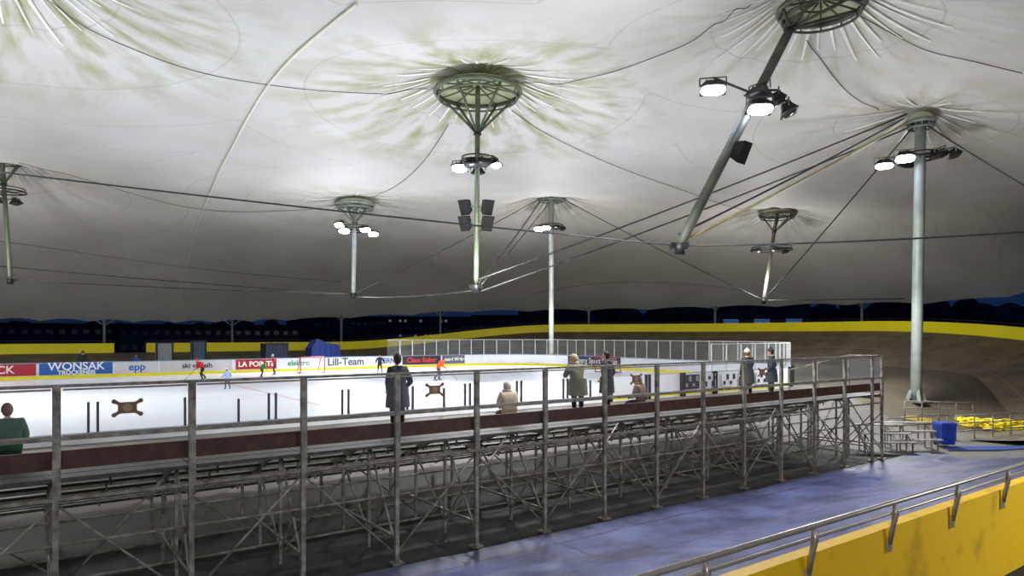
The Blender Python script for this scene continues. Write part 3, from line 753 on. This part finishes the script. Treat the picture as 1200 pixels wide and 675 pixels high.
# ------------------------------------------------------------------ people
SKIN=mat('skin',(205,160,135),.5,0,.05,20)
def jmat(rgb): return mat('cloth_%d_%d_%d'%tuple(rgb),rgb,.8,0,.12,14,.1)
def person(name,loc,yaw,H,pose,jacket,pants,hair=(60,45,35),bulk=1.15,hat=None,hood=None,skates=False,stick=False,longhair=False,coat=False,headyaw=0.0):
    s=H/1.75
    J={}
    J['pel']=(0,0,.95);J['spi']=(0,0,1.13);J['che']=(0,.0,1.33);J['nec']=(0,.0,1.5);J['hed']=(0,.015,1.57)
    for n,x in (('L',-1),('R',1)):
        J['hip'+n]=(x*.095,0,.90);J['kne'+n]=(x*.105,.02,.50);J['ank'+n]=(x*.11,-.01,.10);J['toe'+n]=(x*.125,.15,.045)
        J['sho'+n]=(x*.18,0,1.42);J['elb'+n]=(x*.25,-.03,1.15);J['wri'+n]=(x*.24,.08,.92)
    if pose=='pocket':
        for n,x in (('L',-1),('R',1)): J['elb'+n]=(x*.29,-.08,1.16);J['wri'+n]=(x*.2,.1,1.0)
    if pose=='lean':
        J['spi']=(0,.05,1.12);J['che']=(0,.13,1.30);J['nec']=(0,.2,1.45);J['hed']=(0,.24,1.51)
        for n,x in (('L',-1),('R',1)): J['sho'+n]=(x*.18,.16,1.38);J['elb'+n]=(x*.24,.28,1.14);J['wri'+n]=(x*.15,.5,1.12)
    if pose=='phone':
        J['elbR']=(.24,.1,1.15);J['wriR']=(.12,.26,1.32)
    if pose=='sit':
        J['pel']=(0,0,.56);J['spi']=(0,.01,.74);J['che']=(0,.04,.94);J['nec']=(0,.07,1.1);J['hed']=(0,.1,1.17)
        for n,x in (('L',-1),('R',1)):
            J['hip'+n]=(x*.1,.03,.54);J['kne'+n]=(x*.13,.45,.52);J['ank'+n]=(x*.13,.42,.1);J['toe'+n]=(x*.14,.57,.045)
            J['sho'+n]=(x*.18,.05,1.03);J['elb'+n]=(x*.25,.1,.78);J['wri'+n]=(x*.12,.34,.68)
    if pose=='skate':
        J['pel']=(0,-.05,.85);J['spi']=(0,.06,1.0);J['che']=(0,.2,1.15);J['nec']=(0,.32,1.27);J['hed']=(0,.38,1.32)
        J['hipL']=(-.1,-.05,.81);J['kneL']=(-.15,.22,.48);J['ankL']=(-.15,.05,.14);J['toeL']=(-.16,.2,.10)
        J['hipR']=(.1,-.05,.81);J['kneR']=(.2,-.05,.48);J['ankR']=(.32,-.45,.18);J['toeR']=(.38,-.32,.10)
        J['shoL']=(-.18,.23,1.21);J['elbL']=(-.3,.3,.98);J['wriL']=(-.15,.48,.85)
        J['shoR']=(.18,.23,1.21);J['elbR']=(.3,.15,.95);J['wriR']=(.2,.42,.8)
    if pose=='glide':
        J['pel']=(0,-.03,.9);J['spi']=(0,.02,1.07);J['che']=(0,.08,1.26);J['nec']=(0,.13,1.42);J['hed']=(0,.17,1.49)
        J['kneL']=(-.14,.1,.5);J['ankL']=(-.18,.02,.14);J['toeL']=(-.2,.16,.10);J['kneR']=(.14,.12,.5);J['ankR']=(.16,-.05,.14);J['toeR']=(.18,.1,.10)
        J['hipL']=(-.095,-.03,.86);J['hipR']=(.095,-.03,.86)
        for n,x in (('L',-1),('R',1)): J['sho'+n]=(x*.18,.1,1.34);J['elb'+n]=(x*.33,.1,1.1);J['wri'+n]=(x*.38,.28,.98)
    rad={'pel':.145,'spi':.135,'che':.155,'nec':.062,'hed':.055,'hip':.095,'kne':.062,'ank':.045,'toe':.038,'sho':.078,'elb':.052,'wri':.034}
    names=list(J.keys()); ix={n:i for i,n in enumerate(names)}
    E=[('pel','spi'),('spi','che'),('che','nec'),('nec','hed')]
    for n in 'LR': E+= [('pel','hip'+n),('hip'+n,'kne'+n),('kne'+n,'ank'+n),('ank'+n,'toe'+n),('che','sho'+n),('sho'+n,'elb'+n),('elb'+n,'wri'+n)]
    me=bpy.data.meshes.new('tmp'); me.from_pydata([tuple(Vector(J[n])) for n in names],[(ix[a],ix[b]) for a,b in E],[])
    ob=bpy.data.objects.new('tmp',me); COL.objects.link(ob)
    ob.modifiers.new('skin','SKIN')
    sv=me.skin_vertices[0].data
    for n in names:
        k=n[:3]; r=rad[k]
        if k in('pel','spi','che','sho','elb'): r*=bulk
        if k=='hip' or k=='kne': r*=(1+(bulk-1)*.6)
        ry=r*.78 if k in('pel','spi','che') else r
        sv[ix[n]].radius=(r,ry) 
        sv[ix[n]].use_root=(n=='pel')
    sub=ob.modifiers.new('sub','SUBSURF'); sub.levels=2; sub.render_levels=2
    bpy.context.view_layer.update()
    dg=bpy.context.evaluated_depsgraph_get()
    em_=bpy.data.meshes.new_from_object(ob.evaluated_get(dg))
    mb=MB(); segs=[(a,b,Vector(J[a]),Vector(J[b])) for a,b in E]
    mb.v=[v.co.copy() for v in em_.vertices]
    def kind(c):
        best=9;bk_=0
        for a,b,p,q in segs:
            d=q-p;t=max(0,min(1,(c-p).dot(d)/d.length_squared));dist=(c-(p+d*t)).length
            if dist<best:
                best=dist
                if b[:3]=='toe': k=2
                elif b[:3]=='ank': k=2 if t>.82 else 1
                elif b[:3]=='kne': k=0 if (coat and t<.55) else 1
                elif b=='hed': k=3
                else: k=0
                bk_=k
        return bk_
    for p in em_.polygons:
        mb.f.append(tuple(p.vertices)); mb.sm.append(True); mb.m.append(kind(p.center))
    bpy.data.objects.remove(ob); bpy.data.meshes.remove(em_); bpy.data.meshes.remove(me)
    if coat and pose!='sit':
        pc=Vector(J['pel'])
        n=16
        for (z0,z1,r0,r1) in ((.12,-.12,.17,.19),(-.12,-.32,.19,.2)):
            for i in range(n):
                a=2*math.pi*i/n;b2=2*math.pi*(i+1)/n
                f=lambda r,t,z:pc+Vector((math.cos(t)*r*bulk,math.sin(t)*r*.8*bulk,z))
                mb.quad(f(r0,a,z0),f(r0,b2,z0),f(r1,b2,z1),f(r1,a,z1),0); mb.sm[-1]=True
    nk=Vector(J['nec']); mb.ring(nk+Vector((0,.005,.0)),.072*min(bulk,1.3),.028,0,16,6)
    hr_=Matrix.Rotation(headyaw,3,'Z')@Matrix.Rotation(-.15 if pose in('sit','lean','skate') else 0.0,3,'X')
    hc=Vector(J['hed'])+Vector((0,.015,.085))
    def hf(p):
        if p.z<0: p.x*=1+p.z*2.2; p.y*=1+p.z*.8
        return p
    mb.ell(hc,(.076,.094,.118),3,16,12,rot=hr_,fn=hf)
    H_=lambda x,y,z:hc+hr_@Vector((x,y,z))
    mb.path([H_(0,.088,.02),H_(0,.108,-.018),H_(0,.092,-.03)],[.008,.014,.009],6,3)
    for sx in (-1,1):
        mb.ell(H_(sx*.03,.083,.008),(.012,.008,.008),6,8,6); mb.ell(H_(sx*.077,0,-.005),(.012,.02,.03),3,8,6)
        mb.tube(H_(sx*.018,.092,.027),H_(sx*.042,.082,.027),.004,4,4)
    mb.tube(H_(-.022,.086,-.06),H_(.022,.086,-.06),.006,5,7)
    def hairf(p):
        if p.y>-.01: p.z=max(p.z,.0+min(.05,(p.y+.01)*.9))
        return p
    if not hood:
        mb.ell(hc+Vector((0,-.014,.014)),(.087,.1,.122),4,20,14,rot=hr_,fn=hairf,z0=-.93,z1=1.0)
        if longhair: mb.ell(H_(0,-.075,-.07),(.085,.05,.15),4,12,8,rot=hr_)
    if hat:
        mb.ell(H_(0,-.005,.045),(.094,.108,.105),5,16,8,rot=hr_,z0=-.15,z1=1.0); mb.ring(H_(0,-.005,.035),.092,.02,5,18,6); mb.ell(H_(0,-.005,.16),(.03,.03,.03),5,8,6)
    if hood:
        def hdf(p):
            if p.y>.03: p.x*=1.05; p.y=.03+(p.y-.03)*.45
            return p
        mb.ell(H_(0,-.02,.01),(.115,.125,.145),5,16,12,rot=hr_,fn=hdf); mb.ring(H_(0,0,-.10),.105,.04,5,18,8)
    for n,x in (('L',-1),('R',1)):
        w=Vector(J['wri'+n]); d=(w-Vector(J['elb'+n])).normalized(); side=d.cross(Vector((0,1,0)) if abs(d.y)<.8 else Z_).normalized()
        nn=side.cross(d).normalized()
        mb.path([w-d*.02,w+d*.03,w+d*.085],[.028,.04,.036],8,3)
        for fi in range(4):
            o=side*(-.027+.018*fi); Lf=(.062,.075,.07,.055)[fi]; b0=w+d*.08+o
            mb.path([b0,b0+d*Lf*.5+nn*.012,b0+d*Lf*.85+nn*.035],[.0095,.009,.007],6,3)
        b0=w+d*.035+side*.03; mb.path([b0,b0+side*.03+d*.03,b0+side*.035+d*.06+nn*.01],[.012,.011,.008],6,3)
    if skates:
        for n in 'LR':
            a=Vector(J['ank'+n]);t=Vector(J['toe'+n]); d=(t-a); d.z=0; d.normalize()
            c=(a+t)/2; zb=min(t.z,a.z)-.045
            mb.beam(Vector((c.x,c.y,zb-.02))-d*.14,Vector((c.x,c.y,zb-.02))+d*.15,.006,.04,7)
            mb.beam(Vector((c.x,c.y,zb+.03))-d*.08,Vector((c.x,c.y,zb-.02))-d*.08,.02,.03,7);mb.beam(Vector((c.x,c.y,zb+.03))+d*.09,Vector((c.x,c.y,zb-.02))+d*.09,.02,.03,7)
    if stick:
        w=Vector(J['wriR']); w2=Vector(J['wriL']); e_=w+Vector((.1,.75,-w.z+.03)) 
        mb.beam(w2+(w2-e_)*.15,e_,.03,.02,7); mb.beam(e_,e_+Vector((-.25,.08,0)),.02,.06,7)
    R=Matrix.Rotation(yaw,3,'Z'); loc=Vector(loc)
    mn=min(v.z for v in mb.v)
    mb.v=[loc+R@(Vector((v.x,v.y,v.z-mn))*s) for v in mb.v]
    hatc=hat or hood or (40,40,40)
    return mb.build(name,[jmat(jacket),jmat(pants),mat('shoe_dark',(30,28,28),.5),SKIN,mat('hair_%d_%d_%d'%tuple(hair),hair,.7,0,.2,40),jmat(hatc),mat('eye_dark',(25,20,18),.2),mat('lips_dark',(120,70,62),.5)],origin=loc)
def onstand(px,v,z=ZD):
    Y=FOC*v/(CA*(1710-px)); u=(Y-SA*v)/CA
    return Vector((u,v,z+.012))
def onice(px,fy):
    Y=-ICE*FOC/(fy-HOR); p=S(px,HOR,Y); return Vector((p.x,p.y,ICE+.005))
person('spectator_standing',onstand(467,14.15),0.1,1.84,'pocket',(46,50,60),(38,40,48),(45,38,34),1.4,coat=True)
person('spectator_standing',onstand(678,14.15),-.25,1.78,'lean',(118,112,84),(44,48,60),(120,95,70),1.45,hood=(190,172,136),coat=True)
person('spectator_standing',onstand(712,14.2),.35,1.8,'pocket',(38,36,40),(32,32,38),(40,34,32),1.3,coat=True)
person('spectator_standing',onstand(877,14.2),-.3,1.78,'phone',(52,50,50),(40,40,46),(150,120,95),1.25,hat=(205,195,180),coat=True)
person('spectator_standing',onstand(905,14.1),.4,1.8,'pocket',(40,42,52),(36,36,44),(50,40,36),1.3,hat=(45,40,42),coat=True)
SV=rowv(0)-.02
person('spectator_seated',onstand(597,SV,rowz(0)-.0),-.2,1.70,'sit',(206,188,158),(96,86,76),(150,120,90),1.8,hood=(215,198,170))
person('spectator_seated',onstand(752,SV,rowz(0)-.0),.2,1.70,'sit',(110,88,70),(50,46,46),(95,70,50),1.45,hood=(140,116,94))
person('spectator_seated',onstand(10,SV,rowz(0)-.0),.1,1.80,'sit',(44,86,60),(40,42,44),(128,94,62),1.55)
person('ice_skater',onice(237,446),1.9,1.6,'skate',(215,30,40),(32,32,38),(30,30,30),1.2,hat=(190,40,40),skates=True,stick=True)
person('child_skater',onice(267,456),.3,1.15,'glide',(150,175,220),(40,60,110),(90,70,50),1.3,hat=(230,230,240),skates=True)
person('ice_skater',onice(307,442),-1.2,1.2,'skate',(30,150,70),(35,40,40),(30,30,30),1.3,hat=(50,140,70),skates=True)
person('ice_skater',onice(322,439),1.2,1.5,'glide',(190,50,50),(60,60,66),(30,30,30),1.2,hat=(235,235,235),skates=True)
person('ice_skater',onice(445,438),2.8,1.5,'glide',(40,44,54),(36,36,42),(40,34,30),1.2,hat=(40,40,48),skates=True)
person('ice_skater',onice(514,446),-1.7,1.7,'skate',(230,70,30),(36,38,60),(30,30,30),1.25,hat=(60,60,70),skates=True,stick=True)
for px,H,c in ((98,1.8,(36,38,46)),(160,1.55,(50,80,160))):
    Y=FOC*55.2/(CA*(1710-px)); u=(Y-SA*55.2)/CA
    person('rinkside_bystander',(u,55.2,floorz(u,55.2)),3.0,H,'pocket',c,(36,36,40),(60,50,40),1.25,hat=(40,44,60))

# ------------------------------------------------------------------ things beyond the boards
def container(px,Y,w,h,d,rgb,name):
    p=S(px,HOR,Y); z=floorz(p.x,p.y); mb=MB(); c=Vector((p.x,p.y,z+h/2))
    mb.box(c,(w,d,h),0)
    n=int(w/.3)
    for i in range(n+1): mb.box((c.x-w/2+w*i/n,c.y-d/2-.03,c.z),(.12,.06,h-.2),0)
    for sx in(-1,1):
        mb.box((c.x+sx*w/2,c.y-d/2-.02,c.z),(.14,.14,h+.06),1)
    mb.box((c.x,c.y-d/2-.04,c.z+h/2),(w,.12,.14),1)
    mb.build(name,[mat('paint_%d_%d_%d'%rgb,rgb,.5,.1,.1,2),M_DARK],origin=(p.x,p.y,z))
container(321,66,2.0,2.1,2.0,(14,26,66),'blue_storage_container')
container(232,68,1.2,2.3,1.2,(70,96,120),'ticket_booth')
container(192,72,1.5,2.1,1.2,(170,178,182),'white_equipment_cabinet')
tp=MB(); p=S(379,HOR,66); z=floorz(p.x,p.y)
prof=[(-1.5,0),(-1.45,1.7),(-.9,2.55),(-.2,2.25),(.4,2.1),(1.3,1.95),(1.5,0)]
for i in range(len(prof)-1):
    a,b_=prof[i],prof[i+1]
    tp.quad((p.x+a[0],p.y-.9,z+a[1]),(p.x+b_[0],p.y-.9,z+b_[1]),(p.x+b_[0],p.y+.9,z+b_[1]*.95),(p.x+a[0],p.y+.9,z+a[1]*.95),0)
tp.face([(p.x+a,p.y-.9,z+c) for a,c in prof],0); tp.face([(p.x+a,p.y+.9,z+c*.95) for a,c in prof][::-1],0)
for i in range(5): tp.beam((p.x-1.3+.6*i,p.y-.93,z+.1),(p.x-1.2+.55*i,p.y-.93,z+1.9),.03,.06,0)
tp.build('tarp_covered_equipment',[mat('blue_cover',(14,40,110),.4,0,.2,3,.3)],origin=(p.x,p.y,z))

for px in (122,272,400,516,690,838,1010):
    d=S(px,HOR,1.0); Y=60
    while Y<140 and roof_q(d.x*Y,d.y*Y)>0.8: Y+=.5
    x,y=d.x*Y,d.y*Y; mb=MB(); zt=roofz(x,y)
    mb.tube((x,y,-3.42),(x,y,zt),.16,8,0); mb.box((x,y,-3.38),(.6,.6,.08),0); mb.beam((x,y,zt-.8),(x+1.2,y,zt),.08,.08,0); mb.beam((x,y,zt-.8),(x-1.2,y,zt),.08,.08,0)
    mb.build('roof_edge_post',[M_MAST],origin=(x,y,-3.42))

M_WALLD=mat('dusk_facade',(24,30,44),.8,0,.1,.2); M_WIN=mat('lit_window',(255,230,180),.4,0,0,1,emit=(255,214,150),estr=.3)
M_WINB=mat('blue_lit_window',(60,120,190),.3,0,0,1,emit=(30,90,150),estr=.4); M_WIND=mat('dark_window',(20,25,36),.3,0,.1,1)
M_CAR=mat('dim_white_window',(150,160,175),.3,0,0,1,emit=(150,165,190),estr=.22)
def building(px,Y,w,h,d=10,lit=.15,wm=None,cols=12,rws=2):
    wm=wm or 1; p=S(px,HOR,Y); mb=MB(); z=-3.42; yaw=-math.atan2(p.x,p.y)
    R=Matrix.Rotation(yaw,3,'Z')
    mb.box((p.x,p.y,z+h/2),(w,d,h),0,yaw)
    mb.box((p.x,p.y,z+h+.15),(w+.6,d+.6,.3),0,yaw)
    for i in range(cols):
        for j in range(rws):
            c=R@Vector((-w/2+w*(i+.5)/cols,-d/2-.04,0)); zz=z+h*(j+.55)/rws
            mb.box((p.x+c.x,p.y+c.y,zz),(w/cols*.5,.08,h/rws*.3),wm if random.random()<lit else 3,yaw)
    mb.build('distant_building',[M_WALLD,M_WIN,M_WINB,M_WIND,M_CAR],origin=(p.x,p.y,z))
building(80,118,34,5.0,lit=.03,cols=20,rws=2); building(250,120,28,4.8,lit=.06,wm=4,cols=18,rws=2); building(395,160,22,7.0,lit=.05,wm=4,cols=16,rws=3)
building(490,190,30,8,lit=.35,wm=4,cols=22,rws=4); building(600,175,20,8,lit=.05,cols=14,rws=3)
building(893,118,15,8.6,d=6,lit=1.0,wm=2,cols=3,rws=1)
tr=MB()
for i in range(150):
    px=-60+1330*i/150+random.uniform(-8,8); Y=random.uniform(128,150); p=S(px,HOR,Y); h=random.uniform(4.5,6.5)
    if px>620: h=random.uniform(8.5,11)
    if abs(px-893)<62 or abs(px-490)<35: continue
    tr.tube((p.x,p.y,-3.42),(p.x,p.y,-3.42+h*.5),.25,5,1,.15)
    for k in range(5):
        a=random.uniform(0,6.28); r=random.uniform(0,h*.18)
        def nf(q): 
            f=1+.35*noise.noise(q*1.3+Vector((i,k,0))); return q*f
        tr.ell((p.x+math.cos(a)*r,p.y+math.sin(a)*r,-3.42+h*random.uniform(.4,.85)),(h*.24,h*.24,h*.18),0,8,6,fn=nf)
tr.build('tree_belt',[mat('night_foliage',(16,26,36),.9,0,.3,1),mat('night_bark',(30,26,22),.9)])

# ------------------------------------------------------------------ right hand clutter
def P2(px,Y): p=S(px,HOR,Y); return Vector((p.x,p.y,floorz(p.x,p.y)))
p=P2(1107,29.5); mb=MB()
mb.obox(p+Z_*.5,R_*.27,F_*.27,Z_*.42,0,taper=1.2); mb.obox(p+Z_*.97,R_*.36,F_*.36,Z_*.04,0,taper=.85); mb.tube(p-R_*.3+F_*.36+Z_*.98,p+R_*.3+F_*.36+Z_*.98,.025,8,0)
for s_ in(-1,1): mb.path([p+R_*s_*.22+F_*.26+Z_*.1,p+R_*s_*.27+F_*.26+Z_*.1],.1,14,1)
mb.beam(p-R_*.2-F_*.33+Z_*.85,p+R_*.2-F_*.33+Z_*.85,.03,.08,0)
mb.build('wheelie_bin',[mat('bin_blue',(24,66,170),.4,0,.1,4),M_BLACK],origin=p)
for a,b_ in (((1040,30),(1110,31.5)),((1120,31),(1205,32.5)),((1060,36),(1140,37))):
    p=P2(*a);q=P2(*b_); mb=MB(); n=4
    for z in (1.1,.75,.4): mb.tube(p+Z_*z,q+Z_*z,.03,8,0)
    for i in range(n+1):
        c=p.lerp(q,i/n); mb.tube(c,c+Z_*1.1,.03,8,0); mb.box(c+Z_*.01,(.18,.18,.02),0)
    mb.build('metal_barrier',[M_STEEL],origin=p)
for px,Y in ((1045,27.5),(1075,28.2)):
    c=P2(px,Y); mb=MB()
    for k in range(3):
        mb.obox(c+F_*(.45*k)+Z_*(.45+.3*k),R_*1.0,F_*.15,Z_*.025,0)
    for s_ in(-.85,.85):
        for k in range(3): mb.beam(c+R_*s_+F_*.45*k,c+R_*s_+F_*.45*k+Z_*(.43+.3*k),.05,.05,1)
        mb.beam(c+R_*s_+Z_*.4,c+R_*s_+F_*.9+Z_*1.0,.04,.06,1); mb.beam(c+R_*s_+Z_*.02,c+R_*s_+F_*.9+Z_*.02,.04,.04,1)
    mb.build('tiered_bench',[M_PLANK,M_STEELD],origin=c)
c=P2(1158,35.0); mb=MB()
for k in range(26):
    cc=c+R_*random.uniform(-1.4,1.4)+F_*random.uniform(-1.2,1.2); cc.z=floorz(cc.x,cc.y); r=random.uniform(.3,.65); a0=random.uniform(0,6)
    pts=[]
    for i in range(22):
        t=a0+6.6*i/21; q=cc+Vector((math.cos(t)*r,math.sin(t)*r*.8,0)); q.z=floorz(q.x,q.y)+.06+.012*k+.08*abs(math.sin(t*1.5+k)); pts.append(q)
    mb.path(pts,.045,6,0)
mb.build('hose_pile',[mat('yellow_hose',(240,215,20),.45,0,.05,3)],origin=c)
mb=MB(); c=P2(1150,28.8)
def flat(px0,px1,Y0,Y1,mi,n=10):
    for i in range(n):
        for j in range(4):
            f=lambda a,b:P2(px0+(px1-px0)*a/n,Y0+(Y1-Y0)*b/4)+Z_*.03
            mb.quad(f(i,j),f(i+1,j),f(i+1,j+1),f(i,j+1),mi)
flat(1110,1260,28.2,29.2,0); flat(1062,1095,36.5,37.5,1)
mb.build('floor_paint_markings',[mat('blue_floor_paint',(40,76,150),.5,0,.1,2),mat('yellow_floor_paint',(150,135,50),.5,0,.1,2)],origin=c)
c=P2(886,32.5); mb=MB()
mb.box(c+Z_*.02,(.4,.4,.04),0); mb.path([c+Z_*.03,c+Z_*.3],[.16,.105],16,0); mb.path([c+Z_*.3,c+Z_*.48],[.105,.07],16,1); mb.path([c+Z_*.48,c+Z_*.75],[.07,.025],16,0)
mb.build('traffic_cone',[mat('cone_orange',(240,90,30),.5,0,.05,3),M_WHITE],origin=c)

# ------------------------------------------------------------------ world
w=bpy.data.worlds.new('dusk_sky'); sc.world=w; w.use_nodes=True
nt=w.node_tree;N=nt.nodes;L=nt.links;bg=N['Background']
tc=N.new('ShaderNodeTexCoord');sx=N.new('ShaderNodeSeparateXYZ');cr=N.new('ShaderNodeValToRGB')
L.new(tc.outputs['Generated'],sx.inputs[0]);L.new(sx.outputs['Z'],cr.inputs['Fac'])
cr.color_ramp.elements[0].position=0.0;cr.color_ramp.elements[0].color=lin((14,30,54));cr.color_ramp.elements[1].position=.4;cr.color_ramp.elements[1].color=lin((34,50,104))
L.new(cr.outputs['Color'],bg.inputs['Color']);bg.inputs['Strength'].default_value=1.0
